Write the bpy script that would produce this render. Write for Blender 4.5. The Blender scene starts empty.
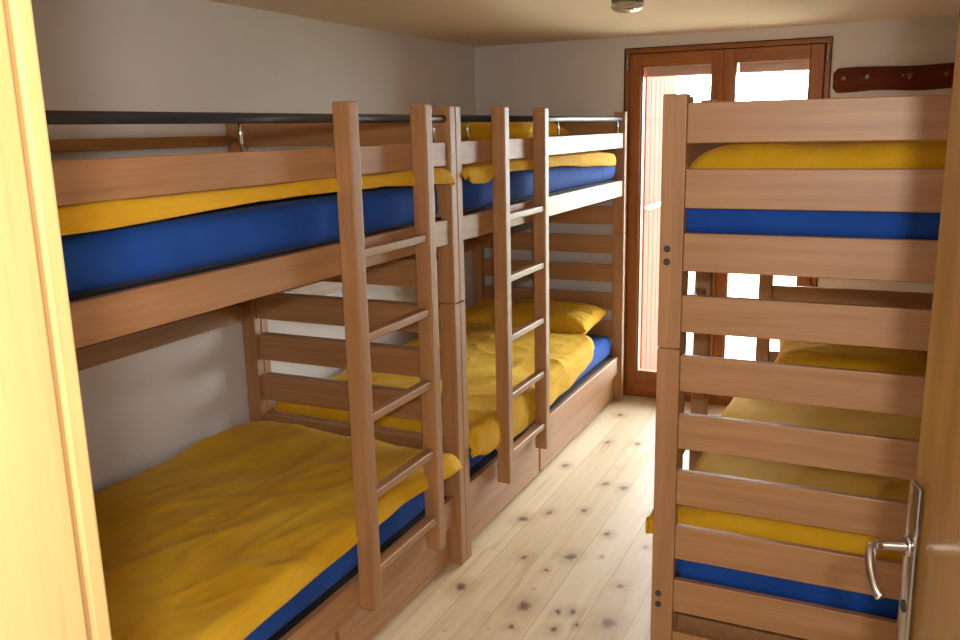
import bpy, bmesh, math, random
from mathutils import Vector, Matrix, noise

S = bpy.context.scene
COL = S.collection

# ------------------------------------------------------------------ camera
cam_d = bpy.data.cameras.new('camera')
cam = bpy.data.objects.new('camera', cam_d); COL.objects.link(cam)
Rv = Vector((0.9060351594831056, 0.4226632539493811, -0.021355644250277122))
Uv = Vector((-0.07235318043836506, 0.20442281805103346, 0.9762050649021075))
Fv = Vector((-0.41697159023232844, 0.8829309628849784, -0.2157952912325201))
M = Matrix((Rv, Uv, -Fv)).transposed().to_4x4()
M.translation = Vector((0, 0, 1.5977))
cam.matrix_world = M
cam_d.sensor_width = 36; cam_d.lens = 36 * 864.3 / 960
cam_d.clip_start = .02
S.camera = cam

# ------------------------------------------------------------------ world, light, exposure
W = bpy.data.worlds.new('world'); S.world = W; W.use_nodes = True
nt = W.node_tree; nt.nodes.clear()
wo = nt.nodes.new('ShaderNodeOutputWorld'); bg = nt.nodes.new('ShaderNodeBackground')
bg.inputs[0].default_value = (.93, .965, 1, 1); bg.inputs[1].default_value = 14.5
nt.links.new(bg.outputs[0], wo.inputs[0])
S.view_settings.view_transform = 'Standard'; S.view_settings.look = 'None'
S.view_settings.gamma = 1; S.view_settings.use_curve_mapping = False
S.view_settings.exposure = 0.64

def light(name, kind, loc, energy, color, size, rot=None, portal=False, size_y=None):
    d = bpy.data.lights.new(name, kind); d.energy = energy; d.color = color
    if kind == 'AREA':
        d.size = size
        if size_y: d.shape = 'RECTANGLE'; d.size_y = size_y
        if portal: d.cycles.is_portal = True
    elif kind == 'SUN': d.angle = size
    else: d.shadow_soft_size = size
    o = bpy.data.objects.new(name, d); COL.objects.link(o); o.location = loc
    if rot: o.rotation_euler = rot
    return o
light('camera_flash', 'POINT', (.076, -.11, 1.72), 50, (1, .955, .89), .03)
light('daylight_portal', 'AREA', (-.85, 5.10, 1.04), 1, (1, 1, 1), 1.0, (math.radians(-90), 0, 0), True, 1.9)
sun = light('sun', 'SUN', (3, 9, 6), 1.0, (1, .95, .86), math.radians(2),
            Vector((-.9, .35, -1.0)).to_track_quat('-Z', 'Y').to_euler())

# ------------------------------------------------------------------ materials
def lin(c):
    c = c / 255
    return c / 12.92 if c <= .04045 else ((c + .055) / 1.055) ** 2.4
def rgb(r, g, b): return (lin(r), lin(g), lin(b), 1)

class Mat:
    def __init__(s, name, rough=.5, spec=.5):
        s.m = bpy.data.materials.new(name); s.m.use_nodes = True
        s.t = s.m.node_tree; s.t.nodes.clear()
        s.out = s.n('ShaderNodeOutputMaterial'); s.b = s.n('ShaderNodeBsdfPrincipled')
        s.l(s.b.outputs[0], s.out.inputs[0])
        s.b.inputs['Roughness'].default_value = rough
        s.b.inputs['Specular IOR Level'].default_value = spec
    def n(s, k, **kw):
        x = s.t.nodes.new(k)
        for a, b in kw.items(): setattr(x, a, b)
        return x
    def l(s, a, b): s.t.links.new(a, b)
    def coords(s, scale=(1, 1, 1), rand=0.0):
        tc = s.n('ShaderNodeTexCoord'); mp = s.n('ShaderNodeMapping')
        mp.inputs['Scale'].default_value = scale
        src = tc.outputs['Object']
        if rand:
            oi = s.n('ShaderNodeObjectInfo'); vm = s.n('ShaderNodeVectorMath', operation='SCALE')
            cb = s.n('ShaderNodeCombineXYZ')
            for i in range(3): s.l(oi.outputs['Random'], cb.inputs[i])
            s.l(cb.outputs[0], vm.inputs[0]); vm.inputs['Scale'].default_value = rand
            ad = s.n('ShaderNodeVectorMath', operation='ADD')
            s.l(src, ad.inputs[0]); s.l(vm.outputs[0], ad.inputs[1]); src = ad.outputs[0]
        s.l(src, mp.inputs[0]); return mp.outputs[0]
    def noise(s, vec, scale, detail=4, rough=.5):
        x = s.n('ShaderNodeTexNoise'); x.inputs['Scale'].default_value = scale
        x.inputs['Detail'].default_value = detail; x.inputs['Roughness'].default_value = rough
        s.l(vec, x.inputs['Vector']); return x.outputs['Fac']
    def ramp(s, fac, stops):
        x = s.n('ShaderNodeValToRGB'); e = x.color_ramp.elements
        while len(e) < len(stops): e.new(.5)
        for q, (p, c) in zip(e, stops): q.position = p; q.color = c
        s.l(fac, x.inputs[0]); return x.outputs[0]
    def mix(s, fac, a, b, mode='MIX'):
        x = s.n('ShaderNodeMix', data_type='RGBA', blend_type=mode)
        for i, v in ((0, fac), (6, a), (7, b)):
            if hasattr(v, 'links'): s.l(v, x.inputs[i])
            else: x.inputs[i].default_value = v
        return x.outputs[2]
    def bump(s, h, strength, dist=.01):
        x = s.n('ShaderNodeBump'); x.inputs['Strength'].default_value = strength
        x.inputs['Distance'].default_value = dist
        s.l(h, x.inputs['Height']); s.l(x.outputs[0], s.b.inputs['Normal'])
    def col(s, c):
        if hasattr(c, 'links'): s.l(c, s.b.inputs['Base Color'])
        else: s.b.inputs['Base Color'].default_value = c

def wood(name, axis, c1, c2, rough=.38, spec=.5, grain=1.0, rand=7.0):
    m = Mat(name, rough, spec)
    sc = [34.0 * grain] * 3; sc[axis] = 1.6
    v = m.coords(tuple(sc), rand)
    f1 = m.noise(v, 1.0, 5, .6)
    sc2 = [210.0] * 3; sc2[axis] = 9
    f2 = m.noise(m.coords(tuple(sc2), rand), 1.0, 2)
    base = m.ramp(f1, [(.3, c1), (.7, c2)])
    c = m.mix(m.ramp(f2, [(.55, (0, 0, 0, 1)), (.75, (.30, .30, .30, 1))]), base, tuple(x * .62 for x in c1[:3]) + (1,))
    m.col(c); m.bump(f2, .05, .002)
    return m.m
B1, B2 = rgb(164, 116, 72), rgb(188, 141, 95)
BEECH = [wood('beech_along_%s' % 'xyz'[a], a, B1, B2, .46, .85) for a in range(3)]
DOORW = [wood('balcony_pine_x', 0, rgb(146, 82, 28), rgb(174, 106, 42), .4), None, wood('balcony_pine_z', 2, rgb(146, 82, 28), rgb(174, 106, 42), .4)]
VEN = wood('door_veneer', 2, rgb(128, 92, 46), rgb(146, 108, 58), .24, .6, .7)
JAMB = wood('jamb_veneer', 2, rgb(150, 124, 80), rgb(164, 138, 94), .4, .4, .7)
HOOKW = wood('dark_stained_board', 0, rgb(84, 36, 16), rgb(116, 56, 28), .6, .12)
CLAD = wood('outdoor_cladding', 2, rgb(122, 44, 26), rgb(140, 62, 38), .7, .2, .6)

def plain(name, c, rough=.5, metal=0.0, spec=.5):
    m = Mat(name, rough, spec); m.col(c); m.b.inputs['Metallic'].default_value = metal; return m.m
def plaster(name, c):
    m = Mat(name, .9, .2); v = m.coords()
    m.col(m.mix(m.ramp(m.noise(v, 3, 3), [(.35, (0, 0, 0, 1)), (.65, (.12, .12, .12, 1))]), c, tuple(x * .8 for x in c[:3]) + (1,)))
    m.bump(m.noise(v, 60, 4), .25, .003); return m.m
WALL = plaster('white_plaster', rgb(234, 230, 228)); CEIL = plaster('cream_ceiling', rgb(252, 231, 212))
DARKM = plain('dark_grey_steel', rgb(50, 52, 56), .36, .35)
CHROME = plain('polished_steel', rgb(190, 190, 195), .18, 1)
BLACK = plain('black_rubber', rgb(26, 26, 28), .7)
CAP = plain('grey_plastic_cap', rgb(58, 62, 66), .5)
PEG = plain('peg_wood', rgb(150, 86, 36), .3)
WHITEM = plain('white_paint', rgb(235, 235, 232), .5)
BLIND = plain('blind_fabric', rgb(178, 140, 126), .8)
GRASS = plain('green_meadow', rgb(140, 146, 118), .95)

def fabric(name, c1, c2, fold=.25, weave=.15, rough=.85):
    m = Mat(name, rough, .15); v = m.coords()
    m.col(m.ramp(m.noise(v, 4, 4), [(.3, c1), (.7, c2)]))
    m.b.inputs['Sheen Weight'].default_value = .06; m.b.inputs['Sheen Roughness'].default_value = .45
    a = m.noise(m.coords((1, .45, 1)), 16, 3, .55); b = m.noise(v, 420, 2)
    x = m.n('ShaderNodeMath', operation='MULTIPLY_ADD'); m.l(b, x.inputs[0]); x.inputs[1].default_value = weave; m.l(a, x.inputs[2])
    m.bump(x.outputs[0], fold, .02); return m.m
YEL = fabric('yellow_cotton', rgb(226, 173, 30), rgb(240, 192, 54), .50)
BLU = fabric('blue_jersey', rgb(28, 74, 164), rgb(38, 88, 184), .22)
PAD = fabric('dark_mattress_pad', rgb(24, 28, 34), rgb(34, 40, 46))

def glass():
    m = bpy.data.materials.new('window_glass'); m.use_nodes = True; t = m.node_tree; t.nodes.clear()
    o = t.nodes.new('ShaderNodeOutputMaterial'); mx = t.nodes.new('ShaderNodeMixShader')
    a = t.nodes.new('ShaderNodeBsdfTransparent'); g = t.nodes.new('ShaderNodeBsdfGlossy'); f = t.nodes.new('ShaderNodeFresnel')
    a.inputs[0].default_value = (.96, .98, .97, 1); g.inputs['Roughness'].default_value = .02; f.inputs[0].default_value = 1.3
    t.links.new(f.outputs[0], mx.inputs[0]); t.links.new(a.outputs[0], mx.inputs[1]); t.links.new(g.outputs[0], mx.inputs[2])
    t.links.new(mx.outputs[0], o.inputs[0]); return m
GLASS = glass()
def frosted():
    m = Mat('frosted_lamp_glass', .35, .5); m.col(rgb(196, 190, 160)); m.b.inputs['Transmission Weight'].default_value = .25; return m.m
FROST = frosted()

# floor: pine planks with knots
KN = [(-1.155,2.794,1),(-1.043,2.733,.6),(-0.995,2.868,1.4),(-1.028,2.479,1.7),(-1.208,3.200,1.1),(-1.287,3.099,1.5),(-1.281,2.502,1.5),
      (-0.863,2.505,1.0),(-0.907,2.486,.8),(-0.732,2.483,1.7),(-0.762,2.731,.9),(-0.884,2.382,.9),(-1.019,2.341,.7),(-0.888,2.912,.5),
      (-0.985,3.568,1.2),(-1.076,3.579,1.0),(-1.076,3.274,.9),(-1.073,4.133,1.2),(-1.316,3.720,1.1),(-1.283,4.545,1.3),(-0.826,2.436,.6),
      (-.80,3.35,1.0),(-.92,3.10,1.0),(-1.22,4.10,.9),(-.93,4.50,.9),(-.75,3.05,.7)]
def floor_mat():
    m = Mat('pine_plank_floor', .42, .45)
    tc = m.n('ShaderNodeTexCoord'); sp = m.n('ShaderNodeSeparateXYZ'); m.l(tc.outputs['Object'], sp.inputs[0])
    def math_(op, a, b=None, c=None):
        x = m.n('ShaderNodeMath', operation=op)
        for i, v in enumerate((a, b, c)):
            if v is None: continue
            if hasattr(v, 'links'): m.l(v, x.inputs[i])
            else: x.inputs[i].default_value = v
        return x.outputs[0]
    pl = math_('DIVIDE', math_('ADD', sp.outputs[0], 1.257 + 1.485 * 2), .1485)
    idx = math_('FLOOR', pl); fr = math_('FRACT', pl)
    wn = m.n('ShaderNodeTexWhiteNoise', noise_dimensions='1D'); m.l(idx, wn.inputs['W'])
    # butt joints along each plank
    yj = math_('DIVIDE', math_('ADD', sp.outputs[1], math_('MULTIPLY', wn.outputs['Value'], 2.4)), 2.4)
    yi = math_('FLOOR', yj); yf = math_('FRACT', yj)
    wn2 = m.n('ShaderNodeTexWhiteNoise', noise_dimensions='2D'); cb = m.n('ShaderNodeCombineXYZ')
    m.l(idx, cb.inputs[0]); m.l(yi, cb.inputs[1]); m.l(cb.outputs[0], wn2.inputs['Vector'])
    off = m.n('ShaderNodeCombineXYZ'); m.l(sp.outputs[0], off.inputs[0])
    m.l(math_('MULTIPLY_ADD', wn2.outputs['Value'], 13.0, sp.outputs[1]), off.inputs[1])
    mp = m.n('ShaderNodeMapping'); mp.inputs['Scale'].default_value = (26, 1.3, 1); m.l(off.outputs[0], mp.inputs[0])
    g = m.noise(mp.outputs[0], 1.0, 5, .62)
    base = m.ramp(g, [(.28, rgb(208, 180, 134)), (.42, rgb(238, 219, 180)), (.72, rgb(248, 236, 206))])
    tint = m.ramp(wn2.outputs['Value'], [(0, rgb(236, 228, 214)), (1, (1, 1, 1, 1))])
    base = m.mix(1.0, base, tint, 'MULTIPLY')
    # knots at their places: dark centre with a darker figured halo drawn out along the plank
    wob = m.n('ShaderNodeTexNoise'); wob.inputs['Scale'].default_value = 26; wob.inputs['Detail'].default_value = 3; m.l(tc.outputs['Object'], wob.inputs['Vector'])
    w2 = m.n('ShaderNodeVectorMath', operation='SCALE'); m.l(wob.outputs['Color'], w2.inputs[0]); w2.inputs['Scale'].default_value = .034
    w3 = m.n('ShaderNodeVectorMath', operation='ADD'); m.l(tc.outputs['Object'], w3.inputs[0]); m.l(w2.outputs[0], w3.inputs[1])
    core = halo = None
    for (x, y, s) in KN:
        mk = m.n('ShaderNodeMapping', vector_type='TEXTURE')
        mk.inputs['Location'].default_value = (x + .0175, y + .0175, .0175); mk.inputs['Scale'].default_value = (.020 * s, .028 * s, 5)
        m.l(w3.outputs[0], mk.inputs[0])
        ln = m.n('ShaderNodeVectorMath', operation='LENGTH'); m.l(mk.outputs[0], ln.inputs[0])
        core = ln.outputs['Value'] if core is None else math_('MINIMUM', core, ln.outputs['Value'])
    cr = m.ramp(core, [(.15, (.95, .95, .95, 1)), (.75, (.45, .45, .45, 1)), (1.0, (.18, .18, .18, 1))])
    hm = m.n('ShaderNodeMapRange'); hm.inputs['From Min'].default_value = .6; hm.inputs['From Max'].default_value = 2.5
    hm.inputs['To Min'].default_value = .5; hm.inputs['To Max'].default_value = 0; m.l(core, hm.inputs['Value'])
    base = m.mix(hm.outputs[0], base, rgb(184, 142, 100))
    cm = m.n('ShaderNodeMapRange'); cm.inputs['From Min'].default_value = .25; cm.inputs['From Max'].default_value = .85
    cm.inputs['To Min'].default_value = .85; cm.inputs['To Max'].default_value = 0; m.l(core, cm.inputs['Value'])
    base = m.mix(cm.outputs[0], base, rgb(98, 62, 38))
    # small random knots elsewhere
    mv = m.n('ShaderNodeMapping'); mv.inputs['Scale'].default_value = (5.4, 4.2, 1); m.l(w3.outputs[0], mv.inputs[0])
    vo = m.n('ShaderNodeTexVoronoi'); vo.inputs['Scale'].default_value = 1.3; m.l(mv.outputs[0], vo.inputs['Vector'])
    vm = m.n('ShaderNodeMapRange'); vm.inputs['From Min'].default_value = .03; vm.inputs['From Max'].default_value = .08
    vm.inputs['To Min'].default_value = .40; vm.inputs['To Max'].default_value = 0; m.l(vo.outputs['Distance'], vm.inputs['Value'])
    base = m.mix(vm.outputs[0], base, rgb(138, 96, 62))
    # seams
    s1 = math_('LESS_THAN', fr, .016); s2 = math_('LESS_THAN', yf, .0006); seam = math_('MAXIMUM', s1, s2)
    base = m.mix(math_('MULTIPLY', seam, .45), base, rgb(120, 88, 58))
    m.col(base); m.bump(math_('SUBTRACT', g, math_('MULTIPLY', seam, 3.0)), .12, .002)
    return m.m
FLOOR = floor_mat()

# ------------------------------------------------------------------ mesh helpers
def root(name, label, cat, loc=(0, 0, 0), group=None):
    o = bpy.data.objects.new(name, None); COL.objects.link(o); o.location = loc
    o.empty_display_size = .1
    o['label'] = label; o['category'] = cat
    if group: o['group'] = group
    return o
def link(name, bm, mat, parent=None, smooth=False, loc=None):
    me = bpy.data.meshes.new(name); bm.normal_update(); bm.to_mesh(me); bm.free()
    me.materials.append(mat)
    if smooth: me.polygons.foreach_set('use_smooth', [True] * len(me.polygons))
    o = bpy.data.objects.new(name, me); COL.objects.link(o)
    if parent: o.parent = parent
    if loc: o.location = loc
    return o
def struct(o): o['kind'] = 'structure'; return o
def add_box(bm, x0, x1, y0, y1, z0, z1, bev=0.0, seg=2):
    x0, x1 = min(x0, x1), max(x0, x1); y0, y1 = min(y0, y1), max(y0, y1)
    t = bmesh.new(); bmesh.ops.create_cube(t, size=1)
    for v in t.verts:
        v.co = Vector(((x0 + x1) / 2 + v.co.x * (x1 - x0), (y0 + y1) / 2 + v.co.y * (y1 - y0), (z0 + z1) / 2 + v.co.z * (z1 - z0)))
    if bev: bmesh.ops.bevel(t, geom=list(t.edges), offset=bev, segments=seg, profile=.5, affect='EDGES')
    merge(bm, t)
def merge(bm, t):
    me = bpy.data.meshes.new('t'); t.to_mesh(me); t.free(); bm.from_mesh(me); bpy.data.meshes.remove(me)
def box(name, x0, x1, y0, y1, z0, z1, mat, parent=None, bev=0.0, seg=2):
    bm = bmesh.new(); add_box(bm, x0, x1, y0, y1, z0, z1, bev, seg)
    return link(name, bm, mat, parent)
def add_tube(bm, pts, r, seg=16, caps=True):
    pts = [Vector(p) for p in pts]; rings = []
    rr = r if isinstance(r, (list, tuple)) else [r] * len(pts)
    up = None
    for i, p in enumerate(pts):
        d = (pts[min(i + 1, len(pts) - 1)] - pts[max(i - 1, 0)]).normalized()
        if up is None: up = d.orthogonal().normalized()
        up = (up - d * up.dot(d)).normalized(); sd = d.cross(up)
        rings.append([bm.verts.new(p + (up * math.cos(a) + sd * math.sin(a)) * rr[i]) for a in [2 * math.pi * k / seg for k in range(seg)]])
    for a, b in zip(rings, rings[1:]):
        for k in range(seg): bm.faces.new((a[k], a[(k + 1) % seg], b[(k + 1) % seg], b[k]))
    if caps: bm.faces.new(rings[0][::-1]); bm.faces.new(rings[-1])
def add_lathe(bm, prof, cx, cy, seg=32):
    rings = [[bm.verts.new((cx + r * math.cos(2 * math.pi * k / seg), cy + r * math.sin(2 * math.pi * k / seg), z)) for k in range(seg)] for r, z in prof]
    for a, b in zip(rings, rings[1:]):
        for k in range(seg): bm.faces.new((a[k], a[(k + 1) % seg], b[(k + 1) % seg], b[k]))
    bm.faces.new(rings[0]); bm.faces.new(rings[-1][::-1])
def fix(o):
    bm = bmesh.new(); bm.from_mesh(o.data); bmesh.ops.recalc_face_normals(bm, faces=bm.faces); bm.to_mesh(o.data); bm.free(); return o

# ------------------------------------------------------------------ room shell
A = -1.345          # aisle plane of the two bunks along the left wall
RX = -.545          # aisle plane of the bunk on the other side
WL, WR, WB, WF, H = -2.318, .50, 4.915, .30, 2.08
CX0, CX1, CY0 = -1.2, 1.1, -1.6          # corridor behind the camera

bm = bmesh.new()
add_box(bm, WL - .12, WR + .12, WF, WB + .26, -.12, 0)
struct(link('floor', bm, FLOOR))
bm = bmesh.new(); add_box(bm, CX0 - .1, CX1 + .1, CY0 - .1, WF, -.12, 0)
struct(link('floor_corridor', bm, FLOOR))
struct(box('ceiling', WL - .12, WR + .12, WF - .18, WB + .26, H, H + .12, CEIL))
struct(box('ceiling_corridor', CX0 - .1, CX1 + .1, CY0 - .1, WF - .18, 2.3, 2.4, CEIL))
struct(box('wall_left', WL - .12, WL, WF - .18, WB + .26, 0, H, WALL))
struct(box('wall_right', WR, WR + .12, WF, WB + .26, 0, H, WALL))
DX0, DX1, DZ = -1.389, -.308, 2.018
bm = bmesh.new()
add_box(bm, WL, DX0, WB, WB + .26, 0, H); add_box(bm, DX1, WR, WB, WB + .26, 0, H); add_box(bm, DX0, DX1, WB, WB + .26, DZ, H)
struct(link('wall_back', bm, WALL))
bm = bmesh.new()
add_box(bm, WL, -.46, WF - .18, WF, 0, H); add_box(bm,   .366, WR, WF - .18, WF, 0, H); add_box(bm, -.46, .366, WF - .18, WF, 2.03, H)
add_box(bm, CX0 - .1, CX1 + .1, WF - .18, WF - .001, H + .12, 2.3)
struct(link('wall_front', bm, WALL))
bm = bmesh.new()
add_box(bm, CX0 - .1, CX0, CY0, WF - .18, 0, 2.3); add_box(bm, CX1, CX1 + .1, CY0, WF - .18, 0, 2.3); add_box(bm, CX0 - .1, CX1 + .1, CY0 - .1, CY0, 0, 2.3)
add_box(bm, WR + .12, CX1, WF - .18, WF - .08, 0, 2.3)
struct(link('wall_corridor', bm, WALL))

# ---- entrance door frame: jambs with a rebate and a gasket line
fr = bpy.data.objects.new('trim_1', None); COL.objects.link(fr); fr['kind'] = 'structure'
for nm, x, s in (('jamb', -.402, -1), ('jamb', .308, 1)):
    bm = bmesh.new()
    add_box(bm, x, x + s * .058, WF - .20, WF + .010, 0, 2.03, .002)             # reveal
    add_box(bm, x, x + s * .075, WF + .014, WF + .026, 0, 2.05, .002)     # room-side casing strip
    o = link(nm, bm, JAMB, fr); 
    g = bmesh.new(); add_box(g, x + s * .003, x + s * .05, WF + .010, WF + .014, 0, 2.03)
    link('gasket', g, plain('brown_gasket', rgb(120, 92, 52), .8), fr)
bm = bmesh.new(); add_box(bm, -.402, .308, WF - .20, WF, 1.99, 2.03, .002); add_box(bm, -.477, .383, WF + .008, WF + .026, 1.99, 2.06, .003)
link('head_jamb', bm, JAMB, fr)

# ---- entrance door leaf, standing open into the room
P0, P1 = Vector((.300, .355)), Vector((.0565, 1.14))
L = (P1 - P0).length; ang = math.atan2(P1.y - P0.y, P1.x - P0.x)
dr = bpy.data.objects.new('door_2', None); COL.objects.link(dr); dr['kind'] = 'structure'
dr.location = (P0.x, P0.y, 0); dr.rotation_euler = (0, 0, ang)
# local: +x from hinge to free edge, +y = the face turned to the camera
box('door_leaf', 0, L, -.040, 0, .012, 1.985, VEN, dr, .0025)
hw = bpy.data.objects.new('handle_dummy', None); bpy.data.objects.remove(hw)
bm = bmesh.new(); add_box(bm, L - .040, L - .006, .001, .009, .920, 1.163, .004, 3)
plate = link('lock_plate', bm, CHROME, dr, True); plate['label'] = 'long brushed steel lock plate'
bm = bmesh.new()
hx, hz = L - .026, 1.082
pts = [(hx, .008, hz), (hx, .035, hz), (hx, .044, hz), (hx - .004, .053, hz), (hx - .012, .058, hz - .002), (hx - .022, .061, hz - .010), (hx - .034, .062, hz - .022), (hx - .046, .060, hz - .034), (hx - .054, .055, hz - .042)]
sm = []
for i in range(len(pts) - 1):
    for k in range(4):
        t = k / 4; sm.append(Vector(pts[i]).lerp(Vector(pts[i + 1]), t))
sm.append(Vector(pts[-1]))
for _ in range(3): sm = [sm[0]] + [(sm[i - 1] + sm[i] * 2 + sm[i + 1]) / 4 for i in range(1, len(sm) - 1)] + [sm[-1]]
add_tube(bm, sm, .0064, 16)
link('lever_handle', bm, CHROME, plate, True)
bm = bmesh.new(); add_tube(bm, [(hx, .0095, hz), (hx, .014, hz)], .013, 20); link('handle_collar', bm, CHROME, plate, True)
bm = bmesh.new(); add_tube(bm, [(hx, .0085, 1.0), (hx, .0105, 1.0)], .008, 16); link('keyhole', bm, BLACK, plate)

# ---- balcony door: frame, two leaves, glass, blinds, hinges
bd = bpy.data.objects.new('door_1', None); COL.objects.link(bd); bd['kind'] = 'structure'
bd.location = (0, 0, 0)
y0, y1 = WB - .012, WB + .06
e = .004
bm = bmesh.new()
add_box(bm, DX0 + e, DX0 + .030, y0 + .008, y1 + .03, 0, DZ - e, .003); add_box(bm, DX1 - .030, DX1 - e, y0 + .008, y1 + .03, 0, DZ - e, .003)
add_box(bm, DX0 + e, DX0 + .050, y1 + .002, y1 + .04, 0, DZ - e, .003); add_box(bm, DX1 - .050, DX1 - e, y1 + .002, y1 + .04, 0, DZ - e, .003)
fo = link('door_frame', bm, DOORW[2], bd)
bm = bmesh.new(); add_box(bm, DX0 + .03, DX1 - .03, y0 + .008, y1 + .03, DZ - .03, DZ - e, .003); add_box(bm, DX0 + .05, DX1 - .05, y1 + .002, y1 + .04, DZ - .05, DZ - .03, .003); add_box(bm, DX0 + .03, DX1 - .03, y0 + .02, y1 + .06, 0.001, .041, .003)
link('frame_head', bm, DOORW[0], bd)
def leaf(xa, xb, ga, gb, nm='door_leaf', bead=.008):
    zb, zt, g0, g1 = .042, DZ - .034, .155, 1.921
    bm = bmesh.new(); add_box(bm, xa, ga, y0, y1, zb, zt, .005, 3); add_box(bm, gb, xb, y0, y1, zb, zt, .005, 3)
    o = link(nm, bm, DOORW[2], bd)
    bm = bmesh.new(); add_box(bm, ga, gb, y0 + .001, y1, g1, zt, .004); add_box(bm, ga, gb, y0 + .001, y1, zb, g0, .004)
    link('cross_rail', bm, DOORW[0], o)
    bm = bmesh.new()
    for (a, b, c, d) in ((ga, ga + bead, g0, g1), (gb - bead, gb, g0, g1), (ga, gb, g0, g0 + bead), (ga, gb, g1 - bead, g1)): add_box(bm, a, b, y0 + .012, y1 - .01, c, d, .002)
    link('glazing_bead', bm, DOORW[2], o)
    box('glass_pane', ga, gb, y0 + .036, y0 + .040, g0, g1, GLASS, o)
    bm = bmesh.new(); add_box(bm, ga + .012, gb - .014, y1 + .012, y1 + .045, 1.862, 1.925, .004)
    for k in range(4): add_box(bm, ga + .010, gb - .012, y1 + .008, y1 + .012, 1.868 + k * .014, 1.874 + k * .014)
    link('blind_cassette', bm, BLIND, o)
leaf(DX0 + .034, -.860, -1.291, -.903)
leaf(-.856, DX1 - .034, -.788, -.408)
bm = bmesh.new(); add_box(bm, -.876, -.842, y0 - .012, y0, .045, DZ - .036, .004); link('cover_strip', bm, DOORW[2], bd)
for x in (DX0 + .018, DX1 - .018):
    for z in (1.90, .25, 1.08):
        bm = bmesh.new(); add_tube(bm, [(x, y0 + .000, z), (x, y0 + .000, z + .085)], .0075, 14)
        link('hinge', bm, CHROME, bd, True)
bm = bmesh.new(); add_box(bm, DX0, DX0 + e, y0 + .002, y1, 0, DZ); add_box(bm, DX1 - e, DX1, y0 + .002, y1, 0, DZ); add_box(bm, DX0, DX1, y0 + .002, y1, DZ - e, DZ)
link('dark_gasket', bm, BLACK, bd)
bm = bmesh.new(); add_box(bm, -.845, -.822, y0 - .008, y0, 1.0, 1.14, .003); hb = link('balcony_handle_plate', bm, CHROME, bd)
bm = bmesh.new(); add_tube(bm, [(-.833, y0 - .006, 1.10), (-.833, y0 - .045, 1.10), (-.833, y0 - .050, 1.09), (-.833, y0 - .050, .98)], .008, 12); link('balcony_handle', bm, CHROME, hb, True)

# ---- outside the balcony door
struct(box('trim_2', DX0 - .3, DX1 + .5, WB + .26, WB + 1.5, -.10, -.02, plain('pale_concrete', rgb(190, 186, 178), .9)))
struct(box('ceiling_added_shade', DX0 - .4, DX1 + .6, WB + .26, WB + 1.1, 2.5, 2.62, plain('shade_slab_brown', rgb(150, 110, 80), .8)))  # unseen slab added above the balcony to keep skylight off the cladding
bm = bmesh.new(); add_box(bm, -30, 30, WB + 1.6, 60, -3.2, -3.0); gr = link('meadow', bm, GRASS)
gr['kind'] = 'stuff'; gr['label'] = 'green meadow far below the balcony'; gr['category'] = 'grass'
cl = root('cladding_screen', 'orange wooden board screen beside the balcony outside the glass door', 'screen', (-1.33, WB + .27, -.02))
bm = bmesh.new()
for k in range(7): add_box(bm, -.03, 0, .002 + k * .112, .002 + k * .112 + .108, 0, 2.5, .003)
link('board_panel', bm, CLAD, cl)
bm = bmesh.new(); add_box(bm, 0.001, .03, .0, .55, 1.115, 1.14, .004); link('white_ledge', bm, WHITEM, cl)

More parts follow.
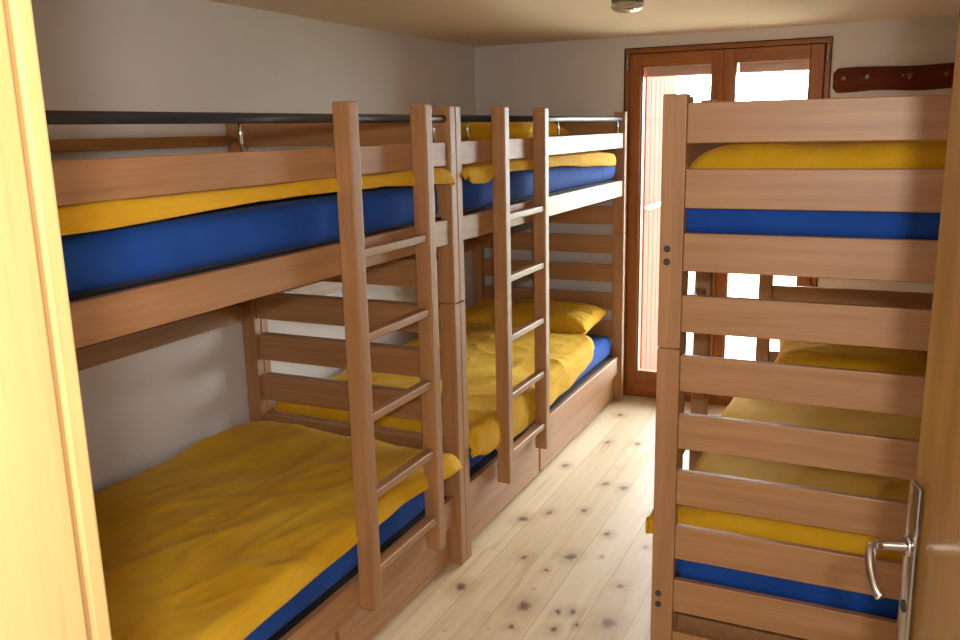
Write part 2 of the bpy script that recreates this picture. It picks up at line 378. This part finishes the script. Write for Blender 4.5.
# ------------------------------------------------------------------ bunk beds
PW, PT, PH, PJ = .063, .041, 1.675, 1.0
ZT, PITCH, SH = 1.652, .1674, .1022
BW, BL = .958, 2.138
def bunk(label, xf, s, ya, ladder_y, drawer_split, group):
    """local x = s*d (d = distance behind the aisle plane), local y = along the bunk, z up"""
    R = root('bunk_bed', label, 'bunk bed', (xf, ya, 0), group)
    def bx(n, d0, d1, a, b, z0, z1, mat, par=R, bev=.003, seg=2):
        return box(n, s * d0, s * d1, a, b, z0, z1, mat, par, bev, seg)
    for yy in (0, BL - PT):
        for d0 in (0, BW - PW):
            bm = bmesh.new()
            add_box(bm, s * d0, s * (d0 + PW), yy, yy + PT, 0, PJ - .0015, .0035, 3)
            add_box(bm, s * d0, s * (d0 + PW), yy, yy + PT, PJ + .0015, PH, .0035, 3)
            add_box(bm, s * (d0 + .012), s * (d0 + PW - .012), yy + .008, yy + PT - .008, PJ - .01, PJ + .01)
            p = link('post', bm, BEECH[2], R)
            out = -1 if yy == 0 else 1; ye = yy if yy == 0 else yy + PT
            for z in (1.274, 1.239, .261, .226):
                c = bmesh.new(); add_tube(c, [(s * (d0 + .021), ye - out * .001, z), (s * (d0 + .021), ye + out * .0015, z)], .0095, 18)
                link('bolt_cap', c, CAP, p)
    for yy in (.003, BL - .003 - .022):
        for k in range(10):
            z1 = ZT - k * PITCH; z0 = max(z1 - SH, .03)
            bx('end_slat', PW + .0005, BW - PW - .0005, yy, yy + .022, z0, z1, BEECH[0])
    ya_, yb_ = PT + .0005, BL - PT - .0005
    bx('guard_board', .009, .031, ya_, yb_, 1.478, 1.558, BEECH[1])
    bx('bed_rail', .009, .033, ya_, yb_, 1.212, 1.298, BEECH[1])
    bx('bed_rail', .022, .046, ya_, yb_, .170, .276, BEECH[1])
    bx('bed_rail', BW - .026, BW - .002, ya_, yb_, 1.212, 1.298, BEECH[1])
    bx('bed_rail', BW - .026, BW - .002, ya_, yb_, .170, .276, BEECH[1])
    bx('back_board', BW - .026, BW - .002, ya_, yb_, 1.557, 1.594, BEECH[1])
    bx('back_board', BW - .026, BW - .002, ya_, yb_, .876, .945, BEECH[1])
    for z in (1.225, .185):
        bm = bmesh.new(); n = 14
        for k in range(n):
            yy = .08 + k * (BL - .22) / (n - 1)
            add_box(bm, s * .030 if z > 1 else s * .050, s * (BW - .030), yy, yy + .06, z + .022, z + .040, .002)
        for dd in (.050, BW - .055): add_box(bm, s * dd, s * (dd + .025), ya_ + .01, yb_ - .01, z, z + .021, .002)
        link('slat_base', bm, BEECH[0], R)
    for a, b in ((PT + .03, drawer_split - .010), (drawer_split + .010, BL - PT - .012)):
        bm = bmesh.new()
        add_box(bm, s * .043, s * .061, a, b, .014, .164, .003)
        add_box(bm, s * .061, s * .60, a + .02, a + .032, .03, .15); add_box(bm, s * .061, s * .60, b - .032, b - .02, .03, .15)
        add_box(bm, s * .061, s * .60, a + .032, b - .032, .03, .038); add_box(bm, s * .588, s * .60, a + .032, b - .032, .038, .15)
        d = link('drawer', bm, BEECH[1], R)
        for yy in (a + .08, b - .08):
            for q in (.12, .52):
                c = bmesh.new(); add_tube(c, [(s * q, yy - .010, .0155), (s * q, yy + .010, .0155)], .0150, 16)
                link('caster', c, BLACK, d)
    # tubular handrail with its steel pins
    bm = bmesh.new(); add_tube(bm, [(s * .024, PT - .002, 1.634), (s * .024, BL - PT + .002, 1.634)], .0125, 20)
    hr = link('handrail', bm, DARKM, R, True)
    for yy in (.13, BL / 2, BL - .12):
        c = bmesh.new(); add_tube(c, [(s * .020, yy, 1.5575), (s * .020, yy, 1.600), (s * .021, yy, 1.624)], .0045, 12)
        link('support_pin', c, CHROME, hr, True)
    # ladder hung on the aisle side
    for a in (ladder_y, ladder_y + .418):
        bx('ladder_rail', -.046, .0087, a, a + .046, .192, 1.677, BEECH[2], R, .005, 3)
    for z in (1.278, 1.038, .798, .558, .318):
        bx('rung', -.040, -.004, ladder_y + .0465, ladder_y + .4175, z - .026, z, BEECH[1], R, .005, 3)
    return R
Y1, Y2, YR = .5475, 2.6885, 2.290
bunk('long beech bunk bed nearest the doorway along the white wall, wide ladder in the foreground', A, -1, Y1, 1.425, 1.352, 'beech bunk beds')
bunk('beech bunk bed along the white wall whose far post stands beside the balcony door', A, -1, Y2, .310, .872, 'beech bunk beds')
bunk('beech bunk bed across the aisle turning its horizontal end boards to the doorway', RX, 1, YR, .310, .872, 'beech bunk beds')

# ------------------------------------------------------------------ bedding
def nz(x, y, z): return noise.noise(Vector((x, y, z)))
def mattress(label, xf, s, ya, zb, top, seed, roundness=.035):
    pad = .0345 if zb > 1 else .0495
    """thing: fitted blue sheet over mattress, dark pad below"""
    R = root('mattress', label, 'mattress', (xf, ya, 0), 'mattresses in blue sheets')
    d0, d1, a, b = .052 if zb < 1 else .035, BW - .036, .050, BL - .050
    bm = bmesh.new(); nx, ny, nzc = 14, 46, 4
    # rounded box by projection
    def shell(p):
        r = roundness; hx, hy, hz = (d1 - d0) / 2, (b - a) / 2, (top - zb) / 2
        c = Vector((max(-hx + r, min(hx - r, p.x)), max(-hy + r, min(hy - r, p.y)), max(-hz + r, min(hz - r, p.z))))
        q = p - c
        if q.length > 1e-6: q = q.normalized() * r
        return c + q
    bmesh.ops.create_cube(bm, size=2)
    bmesh.ops.subdivide_edges(bm, edges=bm.edges[:], cuts=3, use_grid_fill=True)
    bm.verts.ensure_lookup_table()
    # stretch grid: concentrate lines near the rims
    def rem(t, h, r): return math.copysign(h - r + r * (abs(t) - .6) / .4 if abs(t) > .6 else (h - r) * abs(t) / .6, t)
    bmesh.ops.subdivide_edges(bm, edges=bm.edges[:], cuts=2, use_grid_fill=True)
    hx, hy, hz = (d1 - d0) / 2, (b - a) / 2, (top - zb) / 2
    for v in bm.verts:
        p = Vector((rem(v.co.x, hx, roundness), rem(v.co.y, hy, roundness), rem(v.co.z, hz, roundness)))
        q = shell(p)
        w = .004 * nz(q.x * 6 + seed, q.y * 5, q.z * 14)
        q = q * (1 - 0) - Vector((w if abs(q.x) > hx - .02 else 0, 0, 0)) * (1 if q.x > 0 else -1)
        v.co = Vector((s * (d0 + hx + q.x), a + hy + q.y, zb + hz + q.z))
    if s < 0: bmesh.ops.reverse_faces(bm, faces=bm.faces)
    bmesh.ops.recalc_face_normals(bm, faces=bm.faces)
    o = link('fitted_sheet', bm, BLU, R, True)
    sb = o.modifiers.new('s', 'SUBSURF'); sb.levels = 1; sb.render_levels = 1
    bm = bmesh.new(); add_box(bm, s * (d0 - .004), s * (d1 - .01), a + .01, b - .01, zb - pad, zb + .006, .003)
    p = link('mattress_pad', bm, PAD, R); p['label'] = 'dark pad edge under the blue sheet'
    return R

def duvet(label, xf, s, ya, Y0, Y1_, zm, front, hem, height, wr=.008, seed=0.0, dback=None, diag=0.0, th=.028, Rr=.035):
    """front(t): distance of the fold behind the aisle plane; hem(t): z of the lower hem; height(d, t): loft above mattress"""
    dback = dback or BW - .034
    nv, nt_, na, nd = 150, 70, 8, 6
    bm = bmesh.new(); rows = []
    for j in range(nv + 1):
        t = j / nv; Y = Y0 + (Y1_ - Y0) * t
        f = front(t); zh = hem(t)
        endf = min(t, 1 - t) * (Y1_ - Y0)
        er = 1 - math.exp(-endf / .018)
        row = []
        for i in range(nt_ + 1):
            d = dback + (f + Rr - dback) * i / nt_
            h = height(d, t)
            w = nz(d * 3.2 + seed + Y * diag, Y * 2.3 - d * diag, seed) * 1.6 + nz(d * 7 + Y * diag * 2.2, Y * 5 + seed, 3.1) * .9
            rid = (1 - abs(nz(d * 2.6 + seed * 2 + Y * (1.2 + diag), Y * 1.1 - d * 2.4, 7.7)) * 2.4)
            w += max(rid, 0) ** 3 * .9
            rid = 1 - abs(nz(d * 6.5 + seed + Y * (2.6 + diag * 2), Y * 2.4 - d * 5.0, 1.7 + seed)) * 3.4
            w += max(rid, 0) ** 2.5 * .55
            bk = 1 - math.exp(-(dback - d) / .02)
            row.append(Vector((d, Y, zm + .003 + max((h - .003) * (.28 + .72 * er), min(th, h - .003)) * (.7 + .3 * bk) + wr * w * er)))
        ztop = row[-1].z
        drop = max(ztop - Rr - zh, .004)
        rr = min(Rr, max((ztop - zh) * .8, .01))
        for i in range(1, na + 1):
            a = i / na * math.pi / 2
            row.append(Vector((f + Rr - Rr * math.sin(a), Y, ztop - rr + rr * math.cos(a))))
        for i in range(1, nd + 1):
            z = (ztop - rr) + (zh - (ztop - rr)) * i / nd
            bul = .006 * math.sin(i / nd * math.pi) + .008 * nz(Y * 7 + seed, z * 6, 1.3) * i / nd
            row.append(Vector((f - bul, Y + .0, z)))
        rows.append(row)
    vs = [[bm.verts.new((s * p.x, p.y, p.z)) for p in r] for r in rows]
    for a, b in zip(vs, vs[1:]):
        for i in range(len(a) - 1):
            q = (a[i], a[i + 1], b[i + 1], b[i])
            bm.faces.new(q if s > 0 else q[::-1])
    bm.normal_update()
    up = sum((f.normal.z for f in bm.faces))
    if up < 0: bmesh.ops.reverse_faces(bm, faces=bm.faces)
    o = link('duvet', bm, YEL, None, True, (xf, ya, 0))
    o['label'] = label; o['category'] = 'duvet'; o['group'] = 'yellow duvets'
    so = o.modifiers.new('t', 'SOLIDIFY'); so.thickness = th; so.offset = -1; so.use_rim = True
    sb = o.modifiers.new('s', 'SUBSURF'); sb.levels = 1; sb.render_levels = 1
    return o
def pillow(label, loc, w, l, T, rot, seed, sag=0.0):
    bm = bmesh.new(); n = 36; top = {}; bot = {}
    for i in range(n + 1):
        for j in range(n + 1):
            u, v = i / n * 2 - 1, j / n * 2 - 1
            th = T * (max(0, 1 - u ** 4) * max(0, 1 - v ** 4)) ** .48
            pin = 1 - .07 * (1 - abs(u) ** 2) * abs(v) ** 3, 1 - .07 * (1 - abs(v) ** 2) * abs(u) ** 3
            x, y = u * w / 2 * pin[1], v * l / 2 * pin[0]
            wr = .012 * nz(u * 2 + seed, v * 2, 2) + .006 * nz(u * 5 + seed, v * 6, 5)
            edge = 1 if (i in (0, n) or j in (0, n)) else 0
            p = bm.verts.new((x, y, .5 * T + (0 if edge else th * .5 + wr * min(1, th / T * 1.6)) ))
            top[i, j] = p
            bot[i, j] = p if edge else bm.verts.new((x, y, .5 * T - th * .5))
    for i in range(n):
        for j in range(n):
            bm.faces.new((top[i, j], top[i + 1, j], top[i + 1, j + 1], top[i, j + 1]))
            q = (bot[i, j], bot[i, j + 1], bot[i + 1, j + 1], bot[i + 1, j])
            if len(set(q)) == 4:
                try: bm.faces.new(q)
                except ValueError: pass
    bmesh.ops.recalc_face_normals(bm, faces=bm.faces)
    o = link('pillow', bm, YEL, None, True, loc); o.rotation_euler = rot
    o['label'] = label; o['category'] = 'pillow'; o['group'] = 'yellow pillows'
    return o
def lerps(pts):
    def f(t):
        for (a, x), (b, y) in zip(pts, pts[1:]):
            if t <= b:
                k = (t - a) / (b - a); k = k * k * (3 - 2 * k); return x + (y - x) * k
        return pts[-1][1]
    return f

ZU, TU = 1.300, 1.420      # upper mattress
ZL, TL = .275, .400        # lower mattress
mattress('blue sheeted mattress on the top bunk nearest the doorway', A, -1, Y1, ZU, TU, 1)
mattress('blue sheeted mattress under the smooth duvet of the bottom bed nearest the doorway', A, -1, Y1, ZL, TL, 2)
mattress('blue sheeted mattress with a rounded end on the far top bunk by the balcony door', A, -1, Y2, ZU, TU + .01, 3, .05)
mattress('blue sheeted mattress of the far bottom bed, its end bare beside the pillow', A, -1, Y2, ZL, TL + .01, 4, .05)
mattress('blue sheeted mattress seen between the upper end boards of the bunk across the aisle', RX, 1, YR, ZU, TU, 5)
mattress('blue sheeted mattress seen between the lowest end boards of the bunk across the aisle', RX, 1, YR, ZL, TL, 6)

def dome(base, rise, w=.16): return lambda d, t: base + rise * (1 - math.exp(-max(d - .05, 0) / w))
duvet('yellow duvet folded over the edge of the top bunk nearest the doorway', A, -1, Y1, .06, BL - .035, TU,
      lerps([(0, .004), (.86, .003), (.93, -.006), (1, -.012)]), lerps([(0, 1.408), (.25, 1.422), (.55, 1.440), (.75, 1.438), (.9, 1.424), (1, 1.418)]),
      dome(.055, .030), .005, 1.0, Rr=.022, th=.022)
duvet('large smooth yellow duvet spread over the bottom bed nearest the doorway', A, -1, Y1, .06, BL - .055, TL,
      lerps([(0, .008), (.80, .006), (.9, -.006), (.96, -.026), (1, -.020)]), lerps([(0, .372), (.35, .378), (.5, .395), (.65, .405), (.85, .412), (1, .398)]),
      dome(.062, .022, .2), .0095, 2.3, diag=1.3)
duvet('yellow duvet on the far top bunk ending short of its rounded blue end', A, -1, Y2, .055, BL - .20, TU + .01,
      lerps([(0, -.014), (.10, -.004), (.2, .003), (1, .004)]), lerps([(0, 1.44), (.03, 1.405), (.09, 1.40), (.16, 1.43), (.5, 1.425), (.8, 1.40), (1, 1.385)]),
      dome(.036, .060), .007, 3.9, Rr=.022, th=.022)
duvet('crumpled yellow duvet hanging off the near corner of the far bottom bed', A, -1, Y2, .050, BL - .34, TL + .01,
      lerps([(0, -.020), (.10, -.030), (.15, -.012), (.175, .009), (.7, .011), (.88, .022), (.95, .05), (1, .12)]), lerps([(0, .40), (.06, .372), (.12, .375), (.17, .318), (.40, .315), (.6, .332), (.88, .365), (1, .43)]),
      lambda d, t: (.075 + .030 * (1 - math.exp(-max(d - .05, 0) / .2))) * (1 - .45 * max(0, (t - .86) / .14)), .013, 5.2, diag=.5, Rr=.05)
duvet('yellow duvet heaped on the top bunk across the aisle, seen below its top end board', RX, 1, YR, .052, BL - .06, TU,
      lerps([(0, .006), (1, .004)]), lerps([(0, 1.43), (1, 1.425)]),
      lambda d, t: .050 + .076 * (1 - math.exp(-max(d - .040, 0) / .055)), .007, 7.4, Rr=.022, th=.022)
duvet('yellow duvet on the bottom bed across the aisle, its corner sticking out past the post', RX, 1, YR, .048, BL - .42, TL,
      lerps([(0, -.012), (.012, -.034), (.05, -.036), (.12, -.006), (.15, .004), (1, .006)]), lerps([(0, .445), (.03, .425), (.15, .41), (1, .40)]),
      dome(.080, .040, .2), .009, 9.1, Rr=.045)
pillow('yellow pillow at the far end of the far bottom bed', (A - .36, Y2 + BL - .240, .452), .56, .36, .15, (math.radians(7), 0, math.radians(-3)), 1.0)
pillow('yellow pillow against the wall on the far bottom bed, behind the other pillow', (A - .755, Y2 + BL - .26, .432), .27, .40, .16, (math.radians(6), math.radians(-6), 0), 2.0)
pillow('yellow pillow on the far top bunk against the wall, showing above the guard board', (A - .60, Y2 + BL - .42, 1.52), .60, .62, .13, (0, math.radians(3), 0), 3.0)
pillow('yellow pillow at the far end of the bottom bed across the aisle', (RX + .45, YR + BL - .27, .455), .68, .40, .16, (math.radians(10), 0, 0), 4.0)

# ------------------------------------------------------------------ coat rack on the back wall
ck = root('coat_rack', 'dark brown wavy-edged wooden coat rack with round hooks beside the balcony door', 'coat rack', (-.295, WB, 1.80))
bm = bmesh.new(); n = 40; Lh = .70; fr_, bk_ = [], []
outline = []
for i in range(n + 1):
    x = Lh * i / n; e2 = min(x, Lh - x); c = math.sqrt(max(0, 1 - (1 - min(e2, .03) / .03) ** 2)) * .025
    outline.append((x, .034 + c + .003 * math.sin(x * 13)))
for i in range(n, -1, -1):
    x = Lh * i / n; e2 = min(x, Lh - x); c = math.sqrt(max(0, 1 - (1 - min(e2, .03) / .03) ** 2)) * .025
    outline.append((x, -.034 - c - .004 * math.sin(x * 17 + 1)))
fv = [bm.verts.new((x, -.026, z)) for x, z in outline]; bv = [bm.verts.new((x, -.002, z)) for x, z in outline]
bm.faces.new(fv); bm.faces.new(bv[::-1])
for i in range(len(fv)): bm.faces.new((fv[i], bv[i], bv[(i + 1) % len(bv)], fv[(i + 1) % len(fv)]))
bmesh.ops.recalc_face_normals(bm, faces=bm.faces)
bmesh.ops.bevel(bm, geom=[e_ for e_ in bm.edges if all(abs(v.co.y + .026) < 1e-4 for v in e_.verts)], offset=.005, segments=2, affect='EDGES')
link('backing_board', bm, HOOKW, ck)
for x, z in ((.050, .008), (.510, .010), (.655, .006)):
    c = bmesh.new(); add_tube(c, [(x, -.0255, z), (x, -.030, z)], .010, 18); link('screw_plug', c, PEG, ck)
for x in (.16, .35, .60):
    c = bmesh.new(); add_tube(c, [(x, -.025, .0), (x, -.040, .0), (x, -.062, .004), (x, -.072, .010), (x, -.078, .014)], [.008, .007, .008, .013, .009], 16)
    pg = link('coat_hook', c, CHROME if x < .3 else PEG, ck, True)
    c = bmesh.new(); add_tube(c, [(x - .012 - .016, -.0265, .010), (x - .028, -.034, .012)], .006, 12); link('hook_screw', c, CHROME, pg, True)

# ------------------------------------------------------------------ ceiling lamp
lp = root('ceiling_lamp', 'small round ceiling lamp with frosted glass bowl and a steel clip', 'lamp', (-.965, 3.44, H))
bm = bmesh.new(); add_lathe(bm, [(.060, 0), (.062, -.004), (.062, -.016), (.056, -.020)], 0, 0); link('lamp_base', bm, plain('olive_metal', rgb(120, 112, 84), .4, .6), lp, True)
bm = bmesh.new(); add_lathe(bm, [(.055, -.020), (.062, -.024), (.062, -.036), (.052, -.046), (.034, -.052), (.010, -.054)], 0, 0, 40); link('glass_bowl', bm, FROST, lp, True)
bm = bmesh.new(); add_box(bm, .006, .046, -.062, -.046, -.050, -.034, .004, 2); link('steel_clip', bm, CHROME, lp)
